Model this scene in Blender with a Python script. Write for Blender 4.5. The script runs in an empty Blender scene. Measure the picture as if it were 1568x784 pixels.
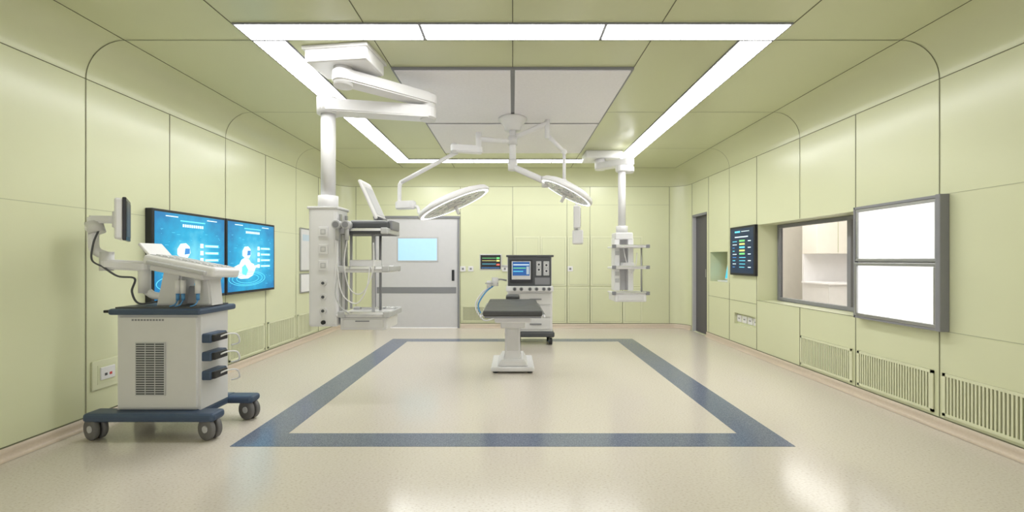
import bpy, bmesh, math, random
from mathutils import Vector, Matrix
random.seed(3)
V=Vector
scene=bpy.context.scene
scene.view_settings.view_transform='Standard'
scene.view_settings.look='None'

# ---------------------------------------------------------------- materials
def mat(name,col,rough=0.45,metal=0.0,emis=None,es=0.0,var=0.03,nscale=12.0,bump=0.0,coat=0.0,alpha=1.0,trans=0.0):
    m=bpy.data.materials.new(name); m.use_nodes=True
    nt=m.node_tree; b=nt.nodes['Principled BSDF']
    b.inputs['Roughness'].default_value=rough
    b.inputs['Metallic'].default_value=metal
    if coat: b.inputs['Coat Weight'].default_value=coat; b.inputs['Coat Roughness'].default_value=0.15
    if trans: b.inputs['Transmission Weight'].default_value=trans; b.inputs['IOR'].default_value=1.05
    tc=nt.nodes.new('ShaderNodeTexCoord'); no=nt.nodes.new('ShaderNodeTexNoise')
    no.inputs['Scale'].default_value=nscale; no.inputs['Detail'].default_value=3
    nt.links.new(tc.outputs['Object'],no.inputs['Vector'])
    mx=nt.nodes.new('ShaderNodeMix'); mx.data_type='RGBA'
    c=V(col[:3])
    mx.inputs[6].default_value=(*(c*(1-var)),1); mx.inputs[7].default_value=(*(min(1,x*(1+var)) for x in c),1)
    nt.links.new(no.outputs['Fac'],mx.inputs[0]); nt.links.new(mx.outputs[2],b.inputs['Base Color'])
    if bump:
        bp=nt.nodes.new('ShaderNodeBump'); bp.inputs['Strength'].default_value=bump; bp.inputs['Distance'].default_value=0.01
        nt.links.new(no.outputs['Fac'],bp.inputs['Height']); nt.links.new(bp.outputs['Normal'],b.inputs['Normal'])
    if emis:
        b.inputs['Emission Color'].default_value=(*emis,1); b.inputs['Emission Strength'].default_value=es
    return m
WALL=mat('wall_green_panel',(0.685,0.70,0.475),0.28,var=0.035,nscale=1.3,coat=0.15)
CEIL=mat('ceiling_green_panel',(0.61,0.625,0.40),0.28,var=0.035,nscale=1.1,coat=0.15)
SEAM=mat('seam_dark',(0.15,0.15,0.09),0.7)
FAINT=mat('seam_faint',(0.45,0.47,0.31),0.6)
TRIMG=mat('panel_frame_green',(0.72,0.73,0.52),0.4)
BASE=mat('skirting_vinyl',(0.60,0.50,0.40),0.4,var=0.1,nscale=60)
WHITE=mat('white_enamel',(0.80,0.79,0.80),0.32)
WHITE2=mat('offwhite_plastic',(0.70,0.69,0.69),0.4)
LGREY=mat('light_grey',(0.53,0.53,0.54),0.4)
MGREY=mat('mid_grey',(0.24,0.24,0.26),0.45)
DGREY=mat('dark_grey',(0.075,0.078,0.085),0.45)
BLACK=mat('black_plastic',(0.015,0.015,0.018),0.3)
NAVY=mat('navy_plastic',(0.05,0.08,0.14),0.4)
RUBBER=mat('wheel_rubber',(0.15,0.145,0.145),0.55)
METAL=mat('brushed_metal',(0.42,0.42,0.42),0.35,0.8)
CHROME=mat('chrome',(0.7,0.7,0.7),0.2,1.0)
PAD=mat('black_pad',(0.055,0.055,0.055),0.5,var=0.15,bump=0.1,nscale=30)
DOORM=mat('door_panel',(0.64,0.63,0.65),0.33)
DOORD=mat('door_dark',(0.10,0.095,0.105),0.45)
BEIGE=mat('control_room_wall',(0.80,0.77,0.70),0.6)
RED=mat('red_plastic',(0.6,0.04,0.03),0.4)
BLUETUBE=mat('blue_tube',(0.10,0.30,0.60),0.35)
GLASS=mat('clear_glass',(0.97,0.98,0.98),0.02,trans=1.0)
STRIP=mat('light_diffuser',(1,1,1),0.5,emis=(0.98,0.985,1.0),es=17)
RING=mat('lamp_led_ring',(1,1,1),0.4,emis=(0.95,0.98,1.0),es=1.4)
LAMPF=mat('lamp_face',(0.74,0.77,0.80),0.25)
FILM=mat('glowing_pane',(0.9,0.9,0.9),0.3,emis=(1,1,1),es=0.8)  # emission stands in for the overexposed white of the window pane
DIFF=mat('laminar_diffuser',(0.86,0.83,0.88),0.5,var=0.05,nscale=40)
DWIN=mat('door_window_glass',(0.40,0.62,0.78),0.15,emis=(0.45,0.75,1.0),es=0.42)  # faint blue glow put into the pane; solid door behind it
def em(name,col,s=1.0): return mat(name,tuple(c*0.3 for c in col),0.3,emis=col,es=s)
E_W=em('ui_white',(0.8,0.95,1.0),1.1); E_C=em('ui_cyan',(0.15,0.75,0.95)); E_G=em('ui_green',(0.2,0.8,0.25))
E_Y=em('ui_yellow',(0.9,0.85,0.25)); E_R=em('ui_red',(0.8,0.15,0.1)); E_B=em('ui_blue',(0.04,0.25,0.65)); E_L=em('ui_pale',(0.55,0.65,0.7),0.6)
E_DB=em('ui_deepblue',(0.01,0.09,0.3))

def screen_mat(name,center,rad):
    m=bpy.data.materials.new(name); m.use_nodes=True; nt=m.node_tree; b=nt.nodes['Principled BSDF']
    b.inputs['Base Color'].default_value=(0.01,0.03,0.05,1); b.inputs['Roughness'].default_value=0.3
    tc=nt.nodes.new('ShaderNodeTexCoord')
    d=nt.nodes.new('ShaderNodeVectorMath'); d.operation='DISTANCE'; d.inputs[1].default_value=center
    nt.links.new(tc.outputs['Object'],d.inputs[0])
    no=nt.nodes.new('ShaderNodeTexNoise'); no.inputs['Scale'].default_value=9; no.inputs['Detail'].default_value=5
    nt.links.new(tc.outputs['Object'],no.inputs['Vector'])
    mr=nt.nodes.new('ShaderNodeMapRange'); mr.inputs[1].default_value=0; mr.inputs[2].default_value=rad
    nt.links.new(d.outputs['Value'],mr.inputs[0])
    ad=nt.nodes.new('ShaderNodeMath'); ad.operation='MULTIPLY_ADD'; ad.inputs[1].default_value=0.5
    nt.links.new(no.outputs['Fac'],ad.inputs[0]); nt.links.new(mr.outputs[0],ad.inputs[2])
    r=nt.nodes.new('ShaderNodeValToRGB')
    e=r.color_ramp.elements; e[0].position=0.25; e[0].color=(0.20,0.78,0.95,1); e[1].position=1.0; e[1].color=(0.005,0.20,0.48,1)
    x=e.new(0.6); x.color=(0.01,0.45,0.75,1)
    nt.links.new(ad.outputs[0],r.inputs[0]); nt.links.new(r.outputs[0],b.inputs['Emission Color'])
    b.inputs['Emission Strength'].default_value=1.0
    return m

# floor
FLOOR=bpy.data.materials.new('floor_speckled_vinyl'); FLOOR.use_nodes=True
nt=FLOOR.node_tree; b=nt.nodes['Principled BSDF']; tc=nt.nodes.new('ShaderNodeTexCoord')
n1=nt.nodes.new('ShaderNodeTexNoise'); n1.inputs['Scale'].default_value=120; n1.inputs['Detail'].default_value=4
mp=nt.nodes.new('ShaderNodeMapping'); mp.inputs['Scale'].default_value=(0.5,1,1)
nt.links.new(tc.outputs['Object'],mp.inputs[0]); nt.links.new(mp.outputs[0],n1.inputs['Vector'])
r=nt.nodes.new('ShaderNodeValToRGB'); e=r.color_ramp.elements
e[0].position=0.28; e[0].color=(0.50,0.43,0.35,1); e[1].position=0.70; e[1].color=(0.69,0.64,0.575,1)
x=e.new(0.42); x.color=(0.64,0.58,0.505,1)
nt.links.new(n1.outputs['Fac'],r.inputs[0]); nt.links.new(r.outputs[0],b.inputs['Base Color'])
b.inputs['Roughness'].default_value=0.16
b.inputs['Specular IOR Level'].default_value=0.55
STRIPE=bpy.data.materials.new('floor_blue_inlay'); STRIPE.use_nodes=True
nt=STRIPE.node_tree; b=nt.nodes['Principled BSDF']; tc=nt.nodes.new('ShaderNodeTexCoord')
n1=nt.nodes.new('ShaderNodeTexNoise'); n1.inputs['Scale'].default_value=110; n1.inputs['Detail'].default_value=3
nt.links.new(tc.outputs['Object'],n1.inputs['Vector'])
r=nt.nodes.new('ShaderNodeValToRGB'); e=r.color_ramp.elements
e[0].position=0.35; e[0].color=(0.11,0.135,0.20,1); e[1].position=0.7; e[1].color=(0.21,0.24,0.32,1)
nt.links.new(n1.outputs['Fac'],r.inputs[0]); nt.links.new(r.outputs[0],b.inputs['Base Color'])
b.inputs['Roughness'].default_value=0.15

# ---------------------------------------------------------------- mesh builder
class MB:
    def __init__(s,name): s.name=name; s.bm=bmesh.new(); s.mats=[]
    def mi(s,m):
        if m not in s.mats: s.mats.append(m)
        return s.mats.index(m)
    def box(s,c,size,m,rot=None,bev=0.0,seg=2,R=None):
        i=s.mi(m)
        R=R if R is not None else (Matrix.Rotation(rot[2],4,'Z')@Matrix.Rotation(rot[1],4,'Y')@Matrix.Rotation(rot[0],4,'X') if rot else Matrix.Identity(4))
        M=Matrix.Translation(V(c))@R@Matrix.Diagonal((size[0],size[1],size[2],1))
        vs=bmesh.ops.create_cube(s.bm,size=1,matrix=M)['verts']
        fs=set(f for v in vs for f in v.link_faces)
        for f in fs: f.material_index=i
        if bev>0:
            bev=min(bev,min(size)*0.45)
            es=list(set(e for v in vs for e in v.link_edges))
            bmesh.ops.bevel(s.bm,geom=es,offset=bev,segments=seg,affect='EDGES',profile=0.5,material=i,clamp_overlap=True)
        return s
    def b2(s,lo,hi,m,bev=0.0,seg=2):
        lo=V(lo);hi=V(hi); return s.box((lo+hi)/2,hi-lo,m,bev=bev,seg=seg)
    def cyl(s,p1,p2,r,m,r2=None,seg=24,caps=True):
        p1=V(p1);p2=V(p2);d=p2-p1;i=s.mi(m)
        M=Matrix.Translation((p1+p2)/2)@d.to_track_quat('Z','Y').to_matrix().to_4x4()
        vs=bmesh.ops.create_cone(s.bm,cap_ends=caps,segments=seg,radius1=r,radius2=r if r2 is None else r2,depth=d.length,matrix=M)['verts']
        for f in set(f for v in vs for f in v.link_faces):
            f.material_index=i
            if len(f.verts)==4: f.smooth=True
        return s
    def sph(s,c,r,m,sc=(1,1,1)):
        i=s.mi(m)
        vs=bmesh.ops.create_uvsphere(s.bm,u_segments=20,v_segments=12,radius=r,matrix=Matrix.Translation(V(c))@Matrix.Diagonal((*sc,1)))['verts']
        for f in set(f for v in vs for f in v.link_faces): f.material_index=i; f.smooth=True
        return s
    def tube(s,pts,r,m,smooth=True,seg=10,sub=8):
        pts=[V(p) for p in pts]; i=s.mi(m)
        if smooth and len(pts)>2:
            q=[]; P=[pts[0]]+pts+[pts[-1]]
            for k in range(1,len(P)-2):
                a,b_,c,d=P[k-1],P[k],P[k+1],P[k+2]
                for j in range(sub):
                    t=j/sub
                    q.append(0.5*((2*b_)+(c-a)*t+(2*a-5*b_+4*c-d)*t*t+(3*b_-a-3*c+d)*t**3))
            q.append(pts[-1]); pts=q
        rings=[]; up=None
        for k,p in enumerate(pts):
            t=(pts[min(k+1,len(pts)-1)]-pts[max(k-1,0)]).normalized()
            if up is None: up=t.orthogonal().normalized()
            up=(up-t*up.dot(t)); 
            up=up.normalized() if up.length>1e-5 else t.orthogonal().normalized()
            sd=t.cross(up)
            rings.append([s.bm.verts.new(p+(up*math.cos(2*math.pi*j/seg)+sd*math.sin(2*math.pi*j/seg))*r) for j in range(seg)])
        for a,b_ in zip(rings,rings[1:]):
            for j in range(seg):
                f=s.bm.faces.new((a[j],a[(j+1)%seg],b_[(j+1)%seg],b_[j])); f.material_index=i; f.smooth=True
        for rg,rev in ((rings[0],True),(rings[-1],False)):
            f=s.bm.faces.new(rg[::-1] if rev else rg); f.material_index=i
        return s
    def lathe(s,prof,M,m,seg=40):
        i=s.mi(m); rings=[]
        for r_,h in prof:
            r_=max(r_,1e-4)
            rings.append([s.bm.verts.new(M@V((r_*math.cos(2*math.pi*j/seg),r_*math.sin(2*math.pi*j/seg),h))) for j in range(seg)])
        for a,b_ in zip(rings,rings[1:]):
            for j in range(seg):
                f=s.bm.faces.new((a[j],a[(j+1)%seg],b_[(j+1)%seg],b_[j])); f.material_index=i; f.smooth=True
        return s
    def prism(s,pts,ext,m,bev=0.0):
        i=s.mi(m); ext=V(ext)
        a=[s.bm.verts.new(V(p)) for p in pts]; b_=[s.bm.verts.new(V(p)+ext) for p in pts]; n=len(a)
        fs=[s.bm.faces.new(a[::-1]),s.bm.faces.new(b_)]
        for j in range(n): fs.append(s.bm.faces.new((a[j],a[(j+1)%n],b_[(j+1)%n],b_[j])))
        for f in fs: f.material_index=i
        if bev:
            bmesh.ops.bevel(s.bm,geom=list(set(e for f in fs[:2] for e in f.edges)),offset=bev,segments=2,affect='EDGES',material=i,clamp_overlap=True)
        return s
    def arm(s,p1,p2,w,h,m,bev=0.012,w2=None):
        p1=V(p1);p2=V(p2);w2=w2 or w
        d=V((p2.x-p1.x,p2.y-p1.y,0)).normalized(); sd=V((-d.y,d.x,0)); pts=[]
        for k in range(9):
            a=-math.pi/2+math.pi*k/8
            pts.append(p2+(d*math.cos(a)+sd*math.sin(a))*w2/2-V((0,0,h/2)))
        for k in range(9):
            a=math.pi/2+math.pi*k/8
            pts.append(p1+(d*math.cos(a)+sd*math.sin(a))*w/2-V((0,0,h/2)))
        return s.prism(pts,(0,0,h),m,bev)
    def rects(s,o,u,v,L):
        o=V(o);u=V(u).normalized();v=V(v).normalized();n=u.cross(v)
        R=Matrix((u,v,n)).transposed().to_4x4()
        for q in L:
            u0,v0,u1,v1,m=q[:5]; t=q[5] if len(q)>5 else 0.003; off=q[6] if len(q)>6 else 0; bv=q[7] if len(q)>7 else 0
            c=o+u*(u0+u1)/2+v*(v0+v1)/2+n*(off+t/2)
            s.box(c,(abs(u1-u0),abs(v1-v0),t),m,R=R,bev=bv)
        return s
    def quad(s,pts,m,smooth=False):
        f=s.bm.faces.new([s.bm.verts.new(V(p)) for p in pts]); f.material_index=s.mi(m); f.smooth=smooth; return s
    def done(s,rec=True):
        if rec: bmesh.ops.recalc_face_normals(s.bm,faces=s.bm.faces[:])
        me=bpy.data.meshes.new(s.name); s.bm.to_mesh(me); s.bm.free()
        for m in s.mats: me.materials.append(m)
        o=bpy.data.objects.new(s.name,me); bpy.context.collection.objects.link(o); return o

# ---------------------------------------------------------------- room shell
XW=3.3; YB=8.0; YF=-3.0; R=0.3; H=3.0; ZC=2.7
def arc(cx,cy,r,a0,a1,n=12): return [(cx+r*math.cos(a0+(a1-a0)*k/n),cy+r*math.sin(a0+(a1-a0)*k/n)) for k in range(n+1)]
def path(d):
    return [(-XW+d,YF)]+arc(-XW+R,YB-R,R-d,math.pi,math.pi/2)+arc(XW-R,YB-R,R-d,math.pi/2,0)+[(XW-d,YF)]
def sweep(mb,prof,pathf,m,smooth=True):
    rings=[[mb.bm.verts.new((x,y,z)) for x,y in pathf(d)] for d,z in prof]; i=mb.mi(m)
    for a,b_ in zip(rings,rings[1:]):
        for j in range(len(a)-1):
            try:
                f=mb.bm.faces.new((a[j],a[j+1],b_[j+1],b_[j])); f.material_index=i; f.smooth=smooth
            except ValueError: pass
def holewall(mb,u0,u1,v0,v1,holes,fn,m):
    us=sorted({u0,u1,*[h[0] for h in holes],*[h[2] for h in holes]}); vs=sorted({v0,v1,*[h[1] for h in holes],*[h[3] for h in holes]})
    for a,b_ in zip(us,us[1:]):
        for c,d in zip(vs,vs[1:]):
            mu,mv=(a+b_)/2,(c+d)/2
            if any(h[0]<mu<h[2] and h[1]<mv<h[3] for h in holes): continue
            mb.quad([fn(a,c),fn(b_,c),fn(b_,d),fn(a,d)],m)

fl=MB('floor'); fl.b2((-XW,YF,-0.05),(XW,YB,0),FLOOR); fl.done()
st=MB('trim_floor_border')
for lo,hi in (((-1.97,2.91),(1.97,3.13)),((-1.97,6.66),(1.97,6.88)),((-1.97,3.13),(-1.68,6.66)),((1.68,3.13),(1.97,6.66))):
    st.b2((*lo,0.0),(*hi,0.002),STRIPE)
st.done()

c=MB('ceiling')
prof=[(R*(1-math.cos(a)),ZC+R*math.sin(a)) for a in [math.pi/2*k/12 for k in range(13)]]
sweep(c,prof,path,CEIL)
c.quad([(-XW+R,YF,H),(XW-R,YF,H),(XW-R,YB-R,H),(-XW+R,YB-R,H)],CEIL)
c.done(False)

w=MB('wall_left'); holewall(w,YF,YB-R,0,ZC,[],lambda u,v:(-XW,u,v),WALL); w.done(False)
HR=[(4.02,0.755,5.63,1.77),(6.42,0.95,6.98,1.43),(7.10,0.0,7.68,2.12),(5.68,0.36,6.22,0.52)]
w=MB('wall_right'); holewall(w,YF,YB-R,0,ZC,HR,lambda u,v:(XW,u,v),WALL)
def recess(mb,y0,z0,y1,z1,d,m,back=True):
    X0,X1=XW,XW+d
    mb.quad([(X0,y0,z0),(X1,y0,z0),(X1,y1,z0),(X0,y1,z0)],m); mb.quad([(X0,y0,z1),(X1,y0,z1),(X1,y1,z1),(X0,y1,z1)],m)
    mb.quad([(X0,y0,z0),(X1,y0,z0),(X1,y0,z1),(X0,y0,z1)],m); mb.quad([(X0,y1,z0),(X1,y1,z0),(X1,y1,z1),(X0,y1,z1)],m)
    if back: mb.quad([(X1,y0,z0),(X1,y1,z0),(X1,y1,z1),(X1,y0,z1)],m)
recess(w,*HR[0],0.31,WALL,False); recess(w,*HR[1],0.3,WALL); recess(w,*HR[2],0.12,TRIMG); recess(w,*HR[3],0.05,WALL)
w.done(False)
w=MB('wall_back'); DX0,DX1,DZ=-2.62,-1.05,2.1
holewall(w,-XW+R,XW-R,0,ZC,[(DX0,0,DX1,DZ)],lambda u,v:(u,YB,v),WALL)
for a0,a1,cx in ((math.pi,math.pi/2,-XW+R),(math.pi/2,0,XW-R)):
    sweep(w,[(0,0),(0,ZC)],lambda d:arc(cx,YB-R,R,a0,a1),WALL)
w.done(False)

BP=[(0.05,0.002),(0.03,0.008),(0.018,0.022),(0.012,0.045),(0.012,0.078),(0.0,0.080)]
def bb(name,pf):
    m_=MB(name); sweep(m_,BP,pf,BASE); sweep(m_,[(0.006,0.079),(0.006,0.087),(0,0.087)],pf,SEAM,False); m_.done(False)
bb('baseboard_left',lambda d:[(-XW+d,YF),(-XW+d,YB-R)])
bb('baseboard_right',lambda d:[(XW-d,7.10),(XW-d,YF)])
m_=MB('baseboard_back')
for pf in (lambda d:arc(-XW+R,YB-R,R-d,math.pi,math.pi/2)+[(DX0-0.05,YB-d)],lambda d:[(DX1+0.05,YB-d)]+arc(XW-R,YB-R,R-d,math.pi/2,0)):
    sweep(m_,BP,pf,BASE); sweep(m_,[(0.006,0.079),(0.006,0.087),(0,0.087)],pf,SEAM,False)
m_.done(False)

# seams
t=MB('trim_1'); W=0.003
def archseam(y,side,z0=0.09):
    pts=[(XW,z0),(XW,ZC)]+[(XW-R*(1-math.cos(a)),ZC+R*math.sin(a)) for a in [math.pi/2*k/12 for k in range(1,13)]]+[(0,H)]
    i=t.mi(SEAM); prev=None
    for k,(x,z) in enumerate(pts):
        if k<2: nx,nz=1,0
        elif k==len(pts)-1: nx,nz=0,1
        else:
            nx,nz=(x-(XW-R))/R,(z-ZC)/R
        X=side*(x-nx*0.003); Z=z-nz*0.003
        cur=[t.bm.verts.new((X,y-W,Z)),t.bm.verts.new((X,y+W,Z))]
        if prev:
            f=t.bm.faces.new((prev[0],prev[1],cur[1],cur[0])); f.material_index=i
        prev=cur
for y in (0.1,1.67,3.23,4.8,6.36):
    archseam(y,-1); archseam(y,1,1.775 if y==4.8 else 0.09)
t.done(False)
t=MB('trim_2')
LW=dict(o=(-XW,0,0),u=(0,1,0),v=(0,0,1)); RW=dict(o=(XW,0,0),u=(0,-1,0),v=(0,0,1)); BW=dict(o=(0,YB,0),u=(1,0,0),v=(0,0,1))
for y in (2.45,4.02,5.58,7.1): t.rects(*LW.values(),[(y-W,0.09,y+W,ZC,SEAM,0.003)])
t.rects(*LW.values(),[(YF,1.695,YB-R,1.699,FAINT,0.002)])
for y,z0,z1 in ((2.45,.09,ZC),(4.02,.09,.755),(4.02,1.77,ZC),(4.8,.09,.755),(5.65,.09,ZC),(6.36,.09,.95),(7.04,.09,ZC),(7.69,.09,ZC)):
    t.rects(*RW.values(),[(-y-W,z0,-y+W,z1,SEAM,0.003)])
t.rects(*RW.values(),[(-3.2,1.8,3,1.804,FAINT,0.002),(-3.95,.752,3,.757,FAINT,.002),(-5.65,.752,-3.95,.756,SEAM,.003),(-7.04,.70,-5.65,.704,SEAM,.003)])
for x in (-3.0,-1.0,0.0,1.04,1.48,2.1,3.0): t.rects(*BW.values(),[(x-W,0.09,x+W,ZC,SEAM,0.003)])
t.rects(*BW.values(),[(-3,2.35,3,2.355,FAINT,0.002)])
t.tube([(x,y,ZC) for x,y in path(0.001)],0.003,SEAM,smooth=False,seg=6)
t.tube([(x,y,H-0.001) for x,y in [(-3,YF),(-3,YB-R),(3,YB-R),(3,YF)]],0.003,SEAM,smooth=False,seg=6)
for x in (-2.02,2.02,-1.07,0,1.07): t.b2((x-W,YF,H-.003),(x+W,YB-R,H),SEAM)
t.done(False)

t=MB('wall_cabinet')
def cabframe(u0,v0,u1,v1,b=.03):
    t.rects(*BW.values(),[(u0,v0,u1,v1,TRIMG,.012,0,.004),(u0+b,v0+b,u1-b,v1-b,FAINT,.0135),(u0+b+.005,v0+b+.005,u1-b-.005,v1-b-.005,WALL,.0145)])
for u0,u1 in ((.03,.52),(.53,1.03),(1.05,1.47),(1.49,2.09),(2.11,2.48)):
    cabframe(u0,.09,u1,.78); cabframe(u0,.80,u1,1.75)
t.done()
def grille(name,o,u,y0,y1,z0,z1):
    g=MB(name); f=.022
    g.rects(o,u,(0,0,1),[(y0,z0,y1,z1,FAINT,.002),(y0,z0,y1,z0+f,TRIMG,.012),(y0,z1-f,y1,z1,TRIMG,.012),(y0,z0,y0+f,z1,TRIMG,.012),(y1-f,z0,y1,z1,TRIMG,.012)])
    n=int((y1-y0-2*f)/.024)
    for k in range(n):
        a=y0+f+(k+.5)*(y1-y0-2*f)/n
        g.rects(o,u,(0,0,1),[(a-.003,z0+f,a+.009,z1-f,TRIMG,.010),(a-.012,z0+f,a-.003,z1-f,SEAM,.003)])
    g.done()
for y0,y1 in ((4.05,4.78),(3.27,3.99),(2.48,3.20),(1.70,2.42)): grille('return_air_grille',(XW-.001,0,0),(0,-1,0),-y1,-y0,.11,.435)
for y0,y1 in ((4.85,5.55),(5.62,6.32),(6.40,7.05)): grille('return_air_grille',(-XW+.001,0,0),(0,1,0),y0,y1,.11,.46)
grille('return_air_grille',(0,YB-.001,0),(1,0,0),-.97,-.25,.12,.42)

# ---------------------------------------------------------------- ceiling lights
def strip(x0,y0,x1,y1,n,ax):
    g=MB('added_control_room_light'); f=.012
    g.b2((x0,y0,H-.012),(x1,y1,H-.0005),MGREY)
    for k in range(n):
        if ax=='x':
            a=x0+(x1-x0)*k/n; b_=x0+(x1-x0)*(k+1)/n; g.b2((a+f,y0+f,H-.014),(b_-f,y1-f,H-.011),STRIP)
        else:
            a=y0+(y1-y0)*k/n; b_=y0+(y1-y0)*(k+1)/n; g.b2((x0+f,a+f,H-.014),(x1-f,b_-f,H-.011),STRIP)
    g.done()
strip(-2.01,2.99,2.01,3.21,3,'x'); strip(-2.01,7.03,2.01,7.25,3,'x')
strip(-2.01,3.215,-1.745,7.025,3,'y'); strip(1.745,3.215,2.01,7.025,3,'y')
g=MB('laminar_flow_diffuser')
g.b2((-1.07,3.68,H-.02),(1.07,6.57,H-.001),MGREY)
for x0,x1 in((-1.05,-.02),(.02,1.05)):
    for y0,y1 in((3.70,5.10),(5.15,6.55)): g.b2((x0,y0,H-.03),(x1,y1,H-.015),DIFF,bev=.003)
g.done()

# ---------------------------------------------------------------- wall displays (left)
def tv(y0,y1,z0,z1):
    cy,cz=(y0+y1)/2,(z0+z1)/2
    SM=screen_mat('blue_screen',(-3.22,cy,cz),0.75)
    g=MB('wall_display'); g.b2((-3.299,y0,z0),(-3.235,y1,z1),BLACK,bev=.006)
    w_,h=y1-y0,z1-z0
    o=(-3.235,y0,z0); U=(0,1,0); Z=(0,0,1)
    L=[(.025,.03,w_-.025,h-.025,SM,.002)]
    rnd=random.Random(5)
    L+=[(w_*.33,h*.89,w_*.67,h*.905,E_C,.004),(w_*.15,h*.93,w_*.3,h*.94,E_W,.004),(w_*.7,h*.93,w_*.85,h*.94,E_W,.004)]
    x=w_*.36
    while x<w_*.64:
        L.append((x,h*.83,x+.018,h*.862,E_W,.004)); x+=.028
    for k in range(4):
        v=h*(.60-.085*k)
        L+=[(w_*.60,v,w_*.645,v+.045,E_W,.004),(w_*.66,v+.008,w_*.88,v+.036,E_C,.004)]
        x=w_*.675
        while x<w_*.86: L.append((x,v+.012,x+.010,v+.032,E_W,.005)); x+=.017
    for k in range(40):
        a=rnd.uniform(.05,.9)*w_; v=rnd.uniform(.08,.8)*h; L.append((a,v,a+rnd.uniform(.004,.05),v+.003,E_C,.003))
    g.rects(o,U,Z,L)
    def poly(pts,m,d): g.prism([(-3.235+d,y0+a*w_,z0+b_*h) for a,b_ in pts],(.001,0,0),m)
    poly([(.20,.22),(.26,.20),(.40,.20),(.50,.24),(.55,.33),(.52,.40),(.46,.42),(.42,.47),(.34,.49),(.27,.46),(.22,.38)],E_W,.003)
    poly([(.33,.49),(.42,.48),(.46,.54),(.45,.61),(.40,.65),(.33,.64),(.29,.58),(.29,.52)],E_W,.0035)
    poly([(.38,.52),(.45,.53),(.45,.59),(.39,.59)],E_B,.005)
    poly([(.28,.27),(.36,.24),(.40,.32),(.34,.40),(.28,.36)],E_C,.005)
    poly([(.44,.30),(.60,.36),(.61,.39),(.45,.37)],E_W,.0045)
    poly([(.12,.36),(.22,.40),(.21,.34),(.13,.31)],E_W,.004)
    for rr,mm in ((.36,E_C),(.30,E_C),(.22,E_C)):
        g.tube([(-3.231,y0+w_*.40+rr*w_*math.cos(a),z0+h*.20+rr*.28*h*math.sin(a)) for a in [2*math.pi*k/40 for k in range(41)]],.003,mm,smooth=False,seg=5)
    g.done()
tv(3.75,4.71,.90,1.77); tv(4.72,5.68,.90,1.77)

g=MB('notice_board'); g.rects(*LW.values(),[(6.46,1.12,6.82,1.80,METAL,.02,.001,.004),(6.48,1.14,6.80,1.78,WHITE2,.022,.001),(6.46,.78,6.82,1.09,METAL,.02,.001,.004),(6.48,.80,6.80,1.07,WHITE,.022,.001),(6.52,1.6,6.76,1.7,E_L,.024,.001)]); g.done()
g=MB('wall_socket'); g.rects(*LW.values(),[(3.27,.27,3.50,.50,TRIMG,.012,0,.004),(3.31,.31,3.46,.46,WALL,.014),(3.33,.34,3.45,.44,WHITE,.022,0,.004),(3.36,.37,3.38,.39,DGREY,.024),(3.40,.37,3.42,.39,RED,.024)]); g.done()
g=MB('wall_socket'); 
for y in (5.74,5.88,6.02,6.16): g.rects((XW+.05,0,0),(0,-1,0),(0,0,1),[(-y-.055,.39,-y+.055,.49,WHITE,.012,0,.003),(-y-.02,.43,-y-.008,.45,DGREY,.014),(-y+.008,.43,-y+.02,.45,DGREY,.014)])
g.done()
g=MB('wall_socket')
for x in (-.95,-.80,-.15,1.1): g.rects(*BW.values(),[(x-.05,1.08,x+.05,1.18,WHITE,.02,0,.004),(x-.02,1.11,x+.02,1.15,MGREY,.022)])
g.done()

# ---------------------------------------------------------------- doors
g=MB('door_1')
g.b2((DX0,YB+.001,0.005),(DX1,YB+.05,DZ-.002),DOORM)
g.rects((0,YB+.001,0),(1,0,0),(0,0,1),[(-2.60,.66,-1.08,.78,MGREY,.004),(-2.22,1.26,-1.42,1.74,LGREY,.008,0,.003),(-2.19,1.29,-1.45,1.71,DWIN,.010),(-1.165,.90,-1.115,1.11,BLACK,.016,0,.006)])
g.rects((0,YB,0),(1,0,0),(0,0,1),[(DX0-.045,DZ-.005,DX1+.045,DZ+.04,MGREY,.025,0,.004),(DX1-.005,0,DX1+.035,DZ,MGREY,.02,0,.004),(DX0-.035,0,DX0+.005,DZ,MGREY,.02,0,.004)])
g.done()
g=MB('door_2')
g.b2((XW+.06,7.12,.005),(XW+.10,7.66,2.10),DOORD)
g.rects(*RW.values(),[(-7.68,2.08,-7.10,2.12,MGREY,.10,-.10),(-7.125,0,-7.10,2.12,DGREY,.10,-.10),(-7.68,0,-7.655,2.12,LGREY,.10,-.10)])
g.b2((XW+.03,7.2,1.0),(XW+.06,7.23,1.14),METAL,bev=.004)
g.done()

# ---------------------------------------------------------------- right wall things
g=MB('control_panel_screen')
g.b2((3.255,5.62,1.08),(3.299,6.26,1.78),BLACK,bev=.006)
E_N=em('ui_navy',(0.004,0.02,0.06))
L=[(-6.23,1.11,-5.65,1.75,E_N,.002),(-6.12,1.69,-5.98,1.715,E_C),(-5.95,1.70,-5.75,1.708,E_W),(-6.12,1.62,-5.78,1.635,E_W)]
rn=random.Random(2)
for k in range(9):
    v=1.56-.046*k
    L.append((-6.18,v,-6.18+rn.uniform(.05,.12),v+.010,[E_C,E_W,E_B][k%3]))
    if k<5: L.append((-6.0,v,-5.86,v+.024,(E_G,E_Y,E_C,E_Y,E_G)[k]))
    else: L.append((-6.0,v,-6.0+rn.uniform(.08,.2),v+.010,E_C))
    if k%2==0: L.append((-5.78,v,-5.71,v+.012,E_W))
g.rects((3.255,0,0),(0,-1,0),(0,0,1),L); g.done()

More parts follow.
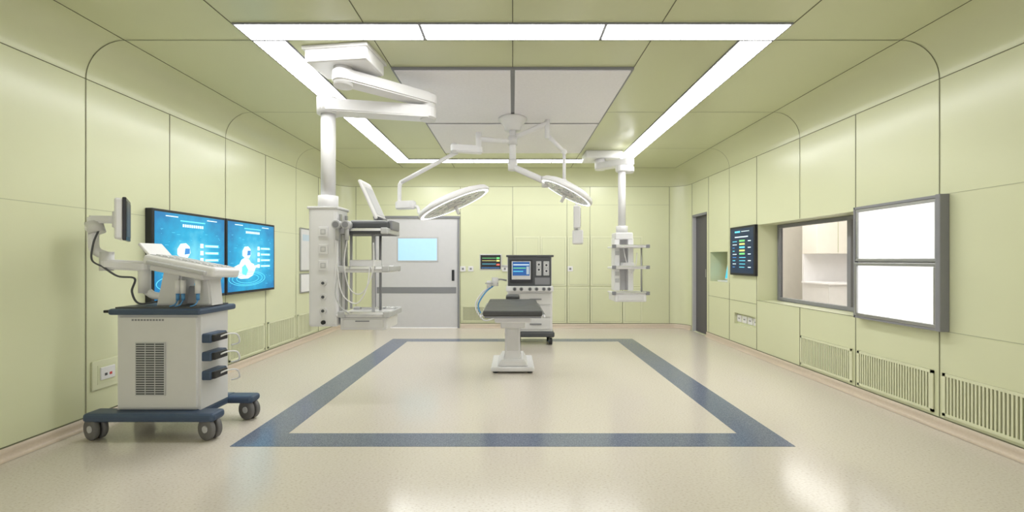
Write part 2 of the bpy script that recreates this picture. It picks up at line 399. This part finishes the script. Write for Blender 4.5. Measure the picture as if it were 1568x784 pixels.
g=MB('laptop')
g.b2((3.36,6.5,.951),(3.56,6.86,.97),WHITE,bev=.004)
g.box((3.52,6.68,1.12),(.02,.38,.28),WHITE,rot=(0,math.radians(10),0),bev=.004)
g.box((3.507,6.68,1.12),(.006,.34,.24),em('laptop_screen',(0.05,.60,.80)),rot=(0,math.radians(10),0))
g.done()

g=MB('window_1'); Xw=3.61
def fr(mb,X,y0,z0,y1,z1,t_,d,m):
    mb.b2((X,y0,z0),(X+d,y1,z0+t_),m,bev=.004); mb.b2((X,y0,z1-t_),(X+d,y1,z1),m,bev=.004)
    mb.b2((X,y0,z0+t_),(X+d,y0+t_,z1-t_),m,bev=.004); mb.b2((X,y1-t_,z0+t_),(X+d,y1,z1-t_),m,bev=.004)
fr(g,Xw-.05,4.03,.757,5.625,1.768,.045,.05,MGREY)
g.b2((Xw-.05,4.40,.80),(Xw+.0,4.45,1.73),MGREY)
g.b2((Xw-.02,4.08,.80),(Xw-.014,5.58,1.72),GLASS)
g.done()
g=MB('wall_control_room')
for q in ([(3.62,2,0),(7,2,0),(7,9.5,0),(3.62,9.5,0)],[(3.62,2,3),(7,2,3),(7,9.5,3),(3.62,9.5,3)],[(7,2,0),(7,9.5,0),(7,9.5,3),(7,2,3)],
          [(3.62,9.5,0),(7,9.5,0),(7,9.5,3),(3.62,9.5,3)],[(3.62,2,0),(7,2,0),(7,2,3),(3.62,2,3)],
          [(3.62,2,0),(3.62,4.02,0),(3.62,4.02,3),(3.62,2,3)],[(3.62,5.63,0),(3.62,9.5,0),(3.62,9.5,3),(3.62,5.63,3)],
          [(3.62,4.02,0),(3.62,5.63,0),(3.62,5.63,.755),(3.62,4.02,.755)],[(3.62,4.02,1.77),(3.62,5.63,1.77),(3.62,5.63,3),(3.62,4.02,3)]): g.quad(q,BEIGE)
for x in (4.4,5.2,6.0,6.7): g.b2((x-.004,9.49,0),(x+.004,9.497,3),FAINT)
g.done(False)
g=MB('storage_cabinet')
g.b2((5.75,7.6,0.001),(6.95,8.3,.85),WHITE2,bev=.006); g.b2((5.75,7.9,1.42),(6.95,8.3,2.4),BEIGE,bev=.006)
g.b2((5.75,8.25,.85),(6.95,8.3,1.42),WHITE)
for x in (6.15,6.55): g.b2((x-.004,7.595,.05),(x+.004,7.6,.75),FAINT); g.b2((x-.004,7.895,1.44),(x+.004,7.9,2.38),FAINT)
g.b2((5.70,7.55,.85),(6.97,8.25,.88),WHITE,bev=.004)
g.done()
g=MB('added_control_room_light'); g.b2((4.2,4.2,2.97),(5.9,8.6,2.995),mat('control_room_fill',(1,1,1),emis=(1,.98,.95),es=4.5)); g.done()  # unseen lamp added to brighten the control room behind the window

g=MB('window_2')
fr(g,3.235,3.19,.775,3.96,1.275,.028,.035,METAL); fr(g,3.245,3.19,1.285,3.96,1.775,.028,.03,METAL)
g.b2((3.25,3.215,.80),(3.26,3.935,1.25),FILM); g.b2((3.258,3.215,1.31),(3.268,3.935,1.75),FILM)
g.b2((3.225,3.155,.755),(3.299,3.192,1.80),MGREY,bev=.004)
g.b2((3.24,3.19,1.775),(3.299,3.97,1.797),MGREY); g.b2((3.24,3.19,.755),(3.299,3.97,.776),MGREY)
g.b2((3.24,3.958,.755),(3.299,3.975,1.797),MGREY)
g.b2((3.27,3.19,.775),(3.299,3.96,1.775),WHITE2)
g.done()

# ---------------------------------------------------------------- operating table
g=MB('operating_table')
g.b2((-.30,4.18,.735),(.30,4.62,.79),PAD,bev=.014); g.b2((-.30,4.63,.735),(.30,5.18,.79),PAD,bev=.014); g.b2((-.30,5.19,.735),(.30,5.46,.79),PAD,bev=.014)
g.b2((-.285,4.19,.715),(.285,5.45,.735),MGREY)
for x in (-1,1):
    g.b2((x*.325-.008,4.25,.715),(x*.325+.008,5.35,.745),CHROME,bev=.002)
    for y in (4.35,4.8,5.2): g.b2((min(x*.28,x*.325),y,.715),(max(x*.28,x*.325),y+.04,.735),CHROME)
g.b2((-.09,5.47,.755),(.09,5.70,.83),PAD,bev=.02); g.b2((-.05,5.4,.72),(.05,5.66,.75),CHROME)
g.b2((-.19,4.36,.64),(.19,5.2,.715),WHITE,bev=.015); g.b2((-.13,4.45,.57),(.13,5.1,.645),WHITE2,bev=.015)
g.prism([(-.095,4.85,.57),(.095,4.85,.57),(.08,4.85,.22),(.11,4.85,.12),(-.11,4.85,.12),(-.08,4.85,.22)],(0,.26,0),WHITE,bev=.012)
g.b2((-.07,4.835,.25),(.07,4.86,.50),WHITE2,bev=.006)
g.b2((-.25,4.77,.02),(.25,5.40,.075),WHITE,bev=.018)
g.prism([(-.18,4.80,.07),(.18,4.80,.07),(.13,4.80,.15),(-.13,4.80,.15)],(0,.5,0),WHITE,bev=.012)
for x in (-.2,.2):
    for y in (4.83,5.33): g.cyl((x,y,0),(x,y,.03),.03,DGREY)
g.done()

# ---------------------------------------------------------------- anesthesia machine
g=MB('anesthesia_machine'); y=6.42
g.b2((-.08,y,.90),(.60,y+.42,1.35),LGREY,bev=.015)
g.b2((-.10,y-.02,1.345),(.63,y+.45,1.375),DGREY,bev=.008)
F=((0,y,0),(1,0,0),(0,0,1))
g.rects(*F,[(-.07,.88,.59,1.34,DGREY,.012,0,.004),(-.04,.95,.30,1.30,BLACK,.03,0,.006),(-.015,1.0,.275,1.28,WHITE2,.034,0,.004),(.0,1.06,.26,1.27,E_DB,.036),
  (.01,1.22,.25,1.232,E_W,.038),(.01,1.17,.2,1.18,E_G,.038),(.01,1.12,.16,1.13,E_C,.038),(.21,1.08,.25,1.2,E_L,.038),
  (.36,1.06,.44,1.28,LGREY,.02,0,.006),(.47,1.06,.56,1.28,LGREY,.02,0,.006),(.34,.92,.57,1.03,MGREY,.015,0,.004)])
for x,z in ((.40,1.23),(.40,1.15),(.515,1.22),(.515,1.13)): g.cyl((x,y-.035,z),(x,y,z),.026,WHITE); g.cyl((x,y-.037,z),(x,y-.034,z),.018,DGREY)
g.b2((-.10,y-.10,.82),(.62,y+.42,.90),WHITE,bev=.012)
for x in (.03,.13,.26,.36,.47,.55): g.cyl((x,y-.13,.86),(x,y-.09,.86),.030,METAL); g.cyl((x,y-.14,.86),(x,y-.13,.86),.02,DGREY)
g.b2((-.08,y-.02,.20),(.61,y+.42,.82),WHITE,bev=.012)
g.rects((0,y-.02,0),(1,0,0),(0,0,1),[(.12,.62,.58,.79,WHITE2,.02,0,.006),(.12,.43,.58,.60,WHITE2,.02,0,.006),(.12,.24,.58,.41,WHITE2,.02,0,.006),(.26,.69,.44,.71,MGREY,.035),(.26,.50,.44,.52,MGREY,.035),(.26,.31,.44,.33,MGREY,.035),(-.05,.24,.09,.78,LGREY,.01,0,.004)])
g.b2((-.12,y-.06,.12),(.64,y+.46,.20),DGREY,bev=.02)
for x in (-.06,.58):
    for yy in (y+.0,y+.40):
        g.cyl((x-.025,yy,.055),(x+.025,yy,.055),.055,BLACK); g.cyl((x,yy,.08),(x,yy,.13),.015,METAL); g.cyl((x-.027,yy,.055),(x+.027,yy,.055),.025,BLUETUBE)
g.tube([(-.10,y+.1,.98),(-.2,y+.05,1.0),(-.27,y,.97)],.014,METAL)
g.cyl((-.27,y,.90),(-.27,y,1.03),.05,WHITE2); g.cyl((-.36,y,.88),(-.36,y,.98),.035,WHITE); g.b2((-.42,y-.04,.93),(-.22,y+.04,.95),METAL,bev=.004)
g.tube([(-.30,y,.90),(-.42,y-.05,.80),(-.52,y-.10,.62),(-.46,y-.12,.48),(-.32,y-.1,.46),(-.2,y-.05,.55),(-.12,y-.03,.62)],.012,BLUETUBE)
g.tube([(-.36,y,.88),(-.48,y-.05,.78),(-.56,y-.10,.60),(-.44,y-.14,.40),(-.28,y-.1,.42),(-.16,y-.05,.50),(-.1,y-.03,.55)],.012,WHITE2)
g.tube([(-.08,y+.3,1.2),(-.2,y+.25,1.2),(-.33,y+.12,1.22)],.018,WHITE)
g.box((-.34,y+.06,1.265),(.34,.07,.25),WHITE2,bev=.015)
g.rects((-.34,y+.025,1.265),(1,0,0),(0,0,1),[(-.155,-.105,.155,.11,BLACK,.004),(-.13,.06,.08,.066,E_G,.006),(-.13,.02,.08,.026,E_Y,.006),(-.13,-.03,.08,-.024,E_C,.006),(.09,.05,.14,.075,E_G,.006),(.09,.01,.14,.035,E_Y,.006),(.09,-.05,.14,-.025,E_R,.006),(-.14,-.09,.14,-.083,E_B,.006)])
g.done()

# ---------------------------------------------------------------- left ceiling pendant
g=MB('ceiling_pendant')
g.box((-1.38,3.46,2.935),(.52,.34,.125),WHITE,rot=(0,0,math.radians(-7)),bev=.02)
g.box((-1.38,3.46,2.985),(.55,.37,.03),WHITE2,rot=(0,0,math.radians(-7)),bev=.006)
g.cyl((-1.39,3.43,2.72),(-1.39,3.43,2.88),.075,WHITE)
g.arm((-1.39,3.43,2.80),(-.79,3.9,2.79),.17,.10,WHITE,w2=.16)
g.cyl((-.79,3.9,2.60),(-.79,3.9,2.84),.07,WHITE2)
g.arm((-.79,3.9,2.665),(-1.65,3.74,2.665),.15,.11,WHITE,w2=.19)
g.cyl((-1.65,3.74,2.60),(-1.65,3.74,2.74),.095,WHITE)
g.cyl((-1.65,3.74,1.86),(-1.65,3.74,2.62),.062,WHITE); g.cyl((-1.65,3.74,1.75),(-1.65,3.74,1.87),.085,WHITE)
g.b2((-1.77,3.62,.72),(-1.52,3.86,1.755),WHITE,bev=.018)
g.b2((-1.78,3.61,1.74),(-1.51,3.87,1.765),WHITE2,bev=.008)
F=((-1.645,3.62,0),(1,0,0),(0,0,1))
g.rects(*F,[(-.10,.75,.10,1.73,WHITE,.004)])
for z in (1.54,1.39,1.25):
    g.rects(*F,[(-.03,z-.04,.05,z+.045,WHITE,.016,0,.004),(-.012,z-.02,.032,z+.025,LGREY,.018),(-.004,z-.012,.024,z+.017,WHITE2,.02)])
for z in (1.10,.98,.86): g.cyl((-1.635,3.60,z),(-1.635,3.62,z),.028,WHITE2); g.cyl((-1.635,3.595,z),(-1.635,3.60,z),.013,DGREY)
g.cyl((-1.635,3.60,.76),(-1.635,3.62,.76),.018,BLACK)
g.b2((-1.52,3.66,.85),(-1.505,3.69,1.70),METAL); g.b2((-1.52,3.79,.85),(-1.505,3.82,1.70),METAL)
g.cyl((-1.24,3.92,.75),(-1.24,3.92,1.54),.012,MGREY)
g.cyl((-1.24,3.72,.75),(-1.24,3.72,1.54),.014,LGREY)
g.cyl((-1.46,3.78,.86),(-1.46,3.78,1.54),.012,LGREY)
def shelf(z,x0,x1,y0,y1,t_,m=WHITE):
    g.b2((x0,y0,z-t_),(x1,y1,z),m,bev=.012)
    for yy in (y0-.012,y1+.002): g.b2((x0+.06,yy,z-.005),(x1+.0,yy+.010,z+.02),CHROME,bev=.002)
    for xx in (x0+.03,x1-.05):
        g.b2((xx,y0-.02,z-.03),(xx+.06,y0+.03,z+.025),LGREY,bev=.008)
        g.b2((xx,y1-.03,z-.03),(xx+.06,y1+.02,z+.025),LGREY,bev=.008)
    g.b2((x1-.01,y0,z-.025),(x1+.015,y1,z+.02),LGREY,bev=.006)
shelf(1.225,-1.54,-1.08,3.62,3.98,.035); g.b2((-1.45,3.70,1.225),(-1.22,3.9,1.30),WHITE,bev=.012)
shelf(.83,-1.54,-1.07,3.62,3.98,.03); g.b2((-1.50,3.63,.69),(-1.09,3.97,.80),WHITE,bev=.012)
g.rects((-1.3,3.63,0),(1,0,0),(0,0,1),[(-.17,.71,.18,.785,WHITE2,.012,0,.004),(-.06,.765,.06,.775,MGREY,.02)])
shelf(1.555,-1.54,-1.09,3.62,3.98,.03,DGREY)
for x in (-1.50,-1.42):
    g.cyl((x,3.54,1.60),(x,3.62,1.60),.036,LGREY); g.cyl((x,3.535,1.60),(x,3.541,1.60),.026,MGREY)
    g.cyl((x,3.58,1.47),(x,3.58,1.58),.018,LGREY)
g.tube([(-1.50,3.58,1.47),(-1.49,3.56,1.2),(-1.44,3.55,1.0),(-1.33,3.56,.93),(-1.25,3.57,1.05),(-1.23,3.6,1.25)],.005,WHITE)
g.tube([(-1.42,3.58,1.47),(-1.43,3.55,1.25),(-1.38,3.55,1.05),(-1.28,3.56,1.02),(-1.2,3.58,1.2),(-1.2,3.6,1.45)],.005,WHITE2)
g.tube([(-1.5,3.6,1.2),(-1.51,3.56,1.02),(-1.46,3.55,.9),(-1.4,3.58,.84)],.006,LGREY)
g.done()
g=MB('portable_ultrasound')
g.box((-1.26,3.80,1.602),(.36,.30,.075),DGREY,bev=.02); g.box((-1.27,3.80,1.643),(.30,.26,.012),LGREY,bev=.004)
g.b2((-1.10,3.68,1.565),(-1.06,3.92,1.65),MGREY,bev=.01)
Rm=Matrix.Rotation(math.radians(-24),4,'Y')
g.box((-1.28,3.82,1.835),(.028,.28,.38),WHITE,R=Rm,bev=.012)
g.box((-1.264,3.82,1.828),(.008,.25,.33),WHITE2,R=Rm,bev=.003); g.box((-1.258,3.82,1.828),(.004,.20,.27),LGREY,R=Rm)
g.cyl((-1.20,3.70,1.665),(-1.20,3.94,1.665),.02,DGREY)
g.done()

# ---------------------------------------------------------------- right ceiling pendant
g=MB('ceiling_pendant')
g.b2((1.13,6.45,2.88),(1.70,6.85,3.0),WHITE,bev=.02)
g.cyl((1.38,6.6,2.72),(1.38,6.6,2.89),.08,WHITE)
g.arm((1.38,6.6,2.78),(1.73,6.25,2.76),.17,.10,WHITE); g.cyl((1.73,6.25,2.60),(1.73,6.25,2.82),.075,WHITE2)
g.arm((1.73,6.25,2.65),(1.61,6.2,2.65),.17,.09,WHITE)
g.cyl((1.62,6.2,1.78),(1.62,6.2,2.64),.055,WHITE); g.cyl((1.62,6.2,1.68),(1.62,6.2,1.80),.085,WHITE2)
g.b2((1.50,6.10,1.60),(1.76,6.34,1.70),WHITE,bev=.015)
g.b2((1.49,6.12,.85),(1.57,6.32,1.62),WHITE,bev=.01); g.b2((1.69,6.12,.85),(1.77,6.32,1.62),WHITE,bev=.01)
g.b2((1.56,6.26,.85),(1.70,6.30,1.62),WHITE2)
for z in (1.40,1.1,1.0): g.rects((0,6.12,0),(1,0,0),(0,0,1),[(1.50,z-.03,1.56,z+.03,LGREY,.01,0,.003)])
def shelf2(z,t_):
    g.b2((1.44,5.95,z-t_),(1.93,6.36,z),WHITE,bev=.01)
    g.b2((1.42,5.93,z-.03),(1.47,5.98,z+.02),MGREY,bev=.006); g.b2((1.90,5.93,z-.03),(1.95,5.98,z+.02),MGREY,bev=.006)
    g.b2((1.46,5.935,z+.0),(1.91,5.945,z+.016),CHROME); g.b2((1.935,5.95,z),(1.945,6.36,z+.016),CHROME)
shelf2(1.50,.025); shelf2(1.20,.03); shelf2(.83,.02); g.b2((1.46,5.96,.70),(1.91,6.36,.82),WHITE,bev=.012)
g.rects((0,5.96,0),(1,0,0),(0,0,1),[(1.50,.72,1.87,.79,WHITE2,.01,0,.003)])
g.b2((1.58,6.0,1.20),(1.75,6.2,1.26),WHITE2,bev=.008)
g.cyl((1.88,6.1,.83),(1.88,6.1,1.52),.012,METAL)
g.tube([(1.6,6.05,1.48),(1.62,5.98,1.3),(1.68,5.97,1.1),(1.76,6.0,1.2),(1.8,6.05,1.4)],.006,WHITE2)
g.done()

# ---------------------------------------------------------------- surgical light
g=MB('surgical_light')
g.lathe([(0,3.0-.03),(.17,2.97),(.17,2.95),(.13,2.92),(.10,2.87),(.095,2.83),(0,2.83)],Matrix.Translation((0,4.95,0)),WHITE)
g.cyl((0,4.95,2.42),(0,4.95,2.86),.04,WHITE)
g.cyl((0,4.95,2.66),(0,4.95,2.76),.058,WHITE2)
g.tube([(0,4.95,2.70),(-.2,4.88,2.69),(-.39,4.8,2.69)],.03,WHITE,smooth=False)
g.cyl((-.39,4.8,2.53),(-.39,4.8,2.76),.034,WHITE)
g.arm((-.39,4.8,2.56),(-.66,4.75,2.57),.09,.085,WHITE); g.cyl((-.66,4.75,2.50),(-.66,4.75,2.62),.04,WHITE2)
g.tube([(-.64,4.75,2.52),(-1.235,4.6,2.15)],.024,WHITE,smooth=False)
g.tube([(-1.20,4.61,2.17),(-1.235,4.6,2.14),(-1.245,4.6,2.08),(-1.245,4.6,1.90)],.022,WHITE)
g.arm((-1.245,4.6,1.90),(-1.10,4.56,1.90),.09,.09,WHITE)
g.tube([(-1.10,4.56,1.90),(-1.03,4.53,1.87),(-1.0,4.5,1.80),(-.93,4.5,1.79)],.018,WHITE)
def lamp(c,Rr,ty,tx):
    M=Matrix.Translation(V(c))@Matrix.Rotation(math.radians(ty),4,'Y')@Matrix.Rotation(math.radians(tx),4,'X')
    g.lathe([(0,.06),(Rr*.35,.06),(Rr*.75,.05),(Rr*.95,.025),(Rr,-.005),(Rr*.99,-.025),(Rr*.96,-.03)],M,WHITE,seg=56)
    g.lathe([(Rr*.96,-.03),(Rr*.88,-.026),(Rr*.88,-.034)],M,RING,seg=56)
    g.lathe([(Rr*.88,-.030),(Rr*.2,-.022)],M,LAMPF,seg=56)
    for k in range(12):
        a=2*math.pi*k/12
        for rr in (.66,.40):
            p=M@V((Rr*rr*math.cos(a+rr),Rr*rr*math.sin(a+rr),-.024)); q=M@V((Rr*rr*math.cos(a+rr),Rr*rr*math.sin(a+rr),-.032))
            g.cyl(p,q,Rr*.08,WHITE,seg=14)
    g.cyl(M@V((0,0,.0)),M@V((0,0,-.05)),Rr*.2,WHITE2); g.cyl(M@V((0,0,-.05)),M@V((0,0,-.14)),.018,WHITE)
    g.cyl(M@V((0,0,.05)),M@V((0,0,.085)),Rr*.28,WHITE,r2=Rr*.2)
lamp((-.634,4.5,1.92),.41,-24,1)
g.cyl((0,4.95,2.36),(0,4.95,2.48),.055,WHITE)
g.tube([(0,4.95,2.40),(.06,4.92,2.37),(.36,4.72,2.19)],.038,WHITE,smooth=False)
g.cyl((.37,4.71,2.12),(.37,4.71,2.24),.042,WHITE2)
g.tube([(.37,4.71,2.14),(.46,4.68,2.14),(.56,4.64,2.14)],.022,WHITE)
lamp((.60,4.6,2.06),.31,28,1)
g.tube([(0,4.95,2.73),(.2,4.93,2.82),(.40,4.9,2.90)],.03,WHITE,smooth=False)
g.cyl((.406,4.9,2.72),(.406,4.9,2.94),.03,WHITE)
g.tube([(.406,4.9,2.76),(.61,4.95,2.58)],.024,WHITE,smooth=False); g.sph((.61,4.95,2.58),.034,WHITE)
g.tube([(.61,4.95,2.58),(.61,4.95,2.24)],.02,WHITE,smooth=False); g.sph((.61,4.95,2.24),.028,WHITE)
g.tube([(.61,4.95,2.24),(.70,5.05,2.20),(.79,5.2,2.12),(.795,5.2,1.95)],.018,WHITE)
Rm=Matrix.Rotation(-math.atan2(.8,5.2),4,'Z')
g.box((.80,5.2,1.82),(.085,.34,.27),WHITE,R=Rm,bev=.012); g.box((.845,5.207,1.82),(.006,.30,.22),BLACK,R=Rm)
g.box((.81,5.2,1.58),(.13,.26,.17),WHITE,R=Rm,bev=.015); g.box((.80,5.2,1.68),(.03,.05,.1),WHITE2,R=Rm)
g.done()

# ---------------------------------------------------------------- ultrasound cart
g=MB('ultrasound_cart')
g.prism([(-2.90,3.05,.20),(-2.29,3.05,.20),(-2.29,3.05,.90),(-2.90,3.05,.90)],(0,.33,0),WHITE2,bev=.02)
g.b2((-2.93,3.02,.90),(-2.26,3.42,.945),NAVY,bev=.014)
g.b2((-2.90,3.05,.945),(-2.30,3.38,.955),DGREY)
g.b2((-2.97,3.03,.915),(-2.93,3.07,.935),BLACK,bev=.004)
F=((0,3.05,0),(1,0,0),(0,0,1))
L=[(-2.75,.31,-2.53,.70,LGREY,.006,0,.002)]
for col in range(3):
    for k in range(22): L.append((-2.742+col*.07,.32+k*.0172,-2.742+col*.07+.062,.329+k*.0172,DGREY,.008))
L+= [(-2.78+.022*k,.855,-2.765+.022*k,.868,MGREY,.001) for k in range(11)]
L+= [(-2.885,.21,-2.305,.215,LGREY,.002)]
g.rects(*F,L)
for z in (.72,.585,.445):
    g.b2((-2.30,3.08,z-.034),(-2.225,3.26,z+.034),NAVY,bev=.01); g.b2((-2.23,3.09,z-.026),(-2.20,3.23,z+.026),BLACK,bev=.006)
    g.tube([(-2.21,3.15,z),(-2.16,3.18,z+.02),(-2.14,3.25,z+.0),(-2.16,3.3,z-.07),(-2.22,3.3,z-.09)],.006,WHITE)
g.b2((-3.08,2.98,.135),(-2.14,3.12,.20),NAVY,bev=.025,seg=3)
g.b2((-2.90,3.05,.14),(-2.29,3.48,.205),NAVY,bev=.02)
g.b2((-3.06,3.36,.14),(-2.10,3.49,.20),NAVY,bev=.025,seg=3)
g.b2((-2.80,3.10,.10),(-2.40,3.40,.15),DGREY,bev=.01)
for x,yy in ((-3.03,3.04),(-2.20,3.04),(-2.16,3.43),(-3.02,3.43)):
    g.cyl((x,yy,.10),(x,yy,.15),.022,DGREY)
    for dx in (-.040,.008):
        M=Matrix.Translation((x,yy,.08))@Matrix.Rotation(math.radians(68),4,'Z')@Matrix.Translation((dx,0,0))@Matrix.Rotation(math.radians(90),4,'Y')
        g.lathe([(0,.006),(.03,.006),(.045,-.002),(.05,0),(.074,0),(.08,.006),(.08,.026),(.074,.032),(.05,.032),(.045,.036),(0,.030)],M,RUBBER,seg=32)
        g.cyl(M@V((0,0,-.002)),M@V((0,0,.036)),.025,LGREY)
    g.cyl((x,yy,.105),(x,yy,.165),.03,MGREY)
g.prism([(-2.70,3.16,.955),(-2.54,3.16,.955),(-2.50,3.16,1.24),(-2.63,3.16,1.29)],(0,.16,0),WHITE2,bev=.012)
g.prism([(-2.40,3.16,.955),(-2.28,3.16,.955),(-2.30,3.16,1.18),(-2.42,3.16,1.22)],(0,.14,0),WHITE2,bev=.012)
g.b2((-2.56,3.26,.955),(-2.38,3.32,1.10),LGREY,bev=.01)
Rm=Matrix.Rotation(math.radians(11),4,'Y')@Matrix.Rotation(math.radians(-3),4,'X')
cc=V((-2.46,3.22,1.25))
g.box(cc,(.54,.30,.075),WHITE,R=Rm,bev=.022,seg=3); g.box(cc+(Rm@V((0,0,.039))),(.48,.25,.006),LGREY,R=Rm,bev=.002)
for i in range(9):
    for j in range(4): g.box(cc+(Rm@V((-.2+.05*i,-.08+.05*j,.044))),(.036,.036,.008),WHITE2,R=Rm)
g.box(cc+(Rm@V((0,-.16,-.015))),(.44,.03,.03),LGREY,R=Rm,bev=.01)
g.box(cc+(Rm@V((-.02,-.02,-.055))),(.40,.22,.04),WHITE2,R=Rm,bev=.012)
g.box((-2.73,3.20,1.37),(.02,.20,.14),WHITE,rot=(0,math.radians(-42),0),bev=.006)
for x in (-2.50,-2.46,-2.35):
    g.cyl((x,3.12,1.05),(x,3.12,1.15),.018,WHITE); g.cyl((x,3.12,1.00),(x,3.12,1.05),.012,BLUETUBE)
    g.tube([(x,3.12,1.0),(x+.01,3.08,.97),(x-.02,3.07,.958)],.005,BLUETUBE)
g.tube([(-2.68,3.22,1.02),(-2.75,3.2,1.03),(-2.80,3.18,1.08)],.028,WHITE)
g.cyl((-2.80,3.18,1.05),(-2.80,3.18,1.28),.038,WHITE)
g.arm((-2.80,3.18,1.25),(-3.02,3.12,1.27),.09,.07,WHITE); g.cyl((-3.03,3.12,1.22),(-3.03,3.12,1.36),.042,WHITE2)
g.tube([(-3.03,3.12,1.33),(-3.10,3.10,1.38),(-3.11,3.10,1.52)],.032,WHITE); g.sph((-3.11,3.10,1.54),.046,WHITE)
g.cyl((-3.11,3.10,1.58),(-3.08,3.10,1.50),.05,WHITE2)
g.arm((-3.11,3.10,1.60),(-2.99,3.12,1.60),.07,.055,WHITE)
g.tube([(-2.70,3.22,.99),(-2.82,3.16,.97),(-2.86,3.14,1.06),(-2.84,3.14,1.16),(-2.93,3.1,1.18),(-3.02,3.08,1.25)],.007,DGREY)
g.tube([(-3.02,3.08,1.25),(-3.08,3.06,1.3),(-3.07,3.06,1.42),(-3.05,3.08,1.52)],.006,DGREY)
Rm=Matrix.Rotation(math.atan2(2.95,3.15)-math.radians(4.5),4,'Z')
mc=V((-2.95,3.15,1.60))
g.box(mc,(.05,.34,.30),WHITE,R=Rm,bev=.014); g.box(mc+(Rm@V((.030,0,0))),(.022,.35,.315),BLACK,R=Rm,bev=.006)
g.box(mc+(Rm@V((.042,0,0))),(.003,.30,.26),DGREY,R=Rm)
g.box(mc+(Rm@V((-.03,0,0))),(.03,.12,.12),WHITE2,R=Rm,bev=.006)
g.done()

# ---------------------------------------------------------------- world, camera
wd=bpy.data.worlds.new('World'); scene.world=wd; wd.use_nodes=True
wd.node_tree.nodes['Background'].inputs[0].default_value=(1,0.99,0.98,1); wd.node_tree.nodes['Background'].inputs[1].default_value=1.5  # uniform background added as frontal fill, entering through the open rear
cd=bpy.data.cameras.new('Camera'); co=bpy.data.objects.new('Camera',cd); bpy.context.collection.objects.link(co)
co.location=(0,0,1.3); co.rotation_euler=(math.radians(90),0,0)
cd.sensor_width=36; cd.lens=36*640/1568; cd.shift_y=6/1568; cd.shift_x=-1/1568; cd.clip_start=.05
scene.camera=co
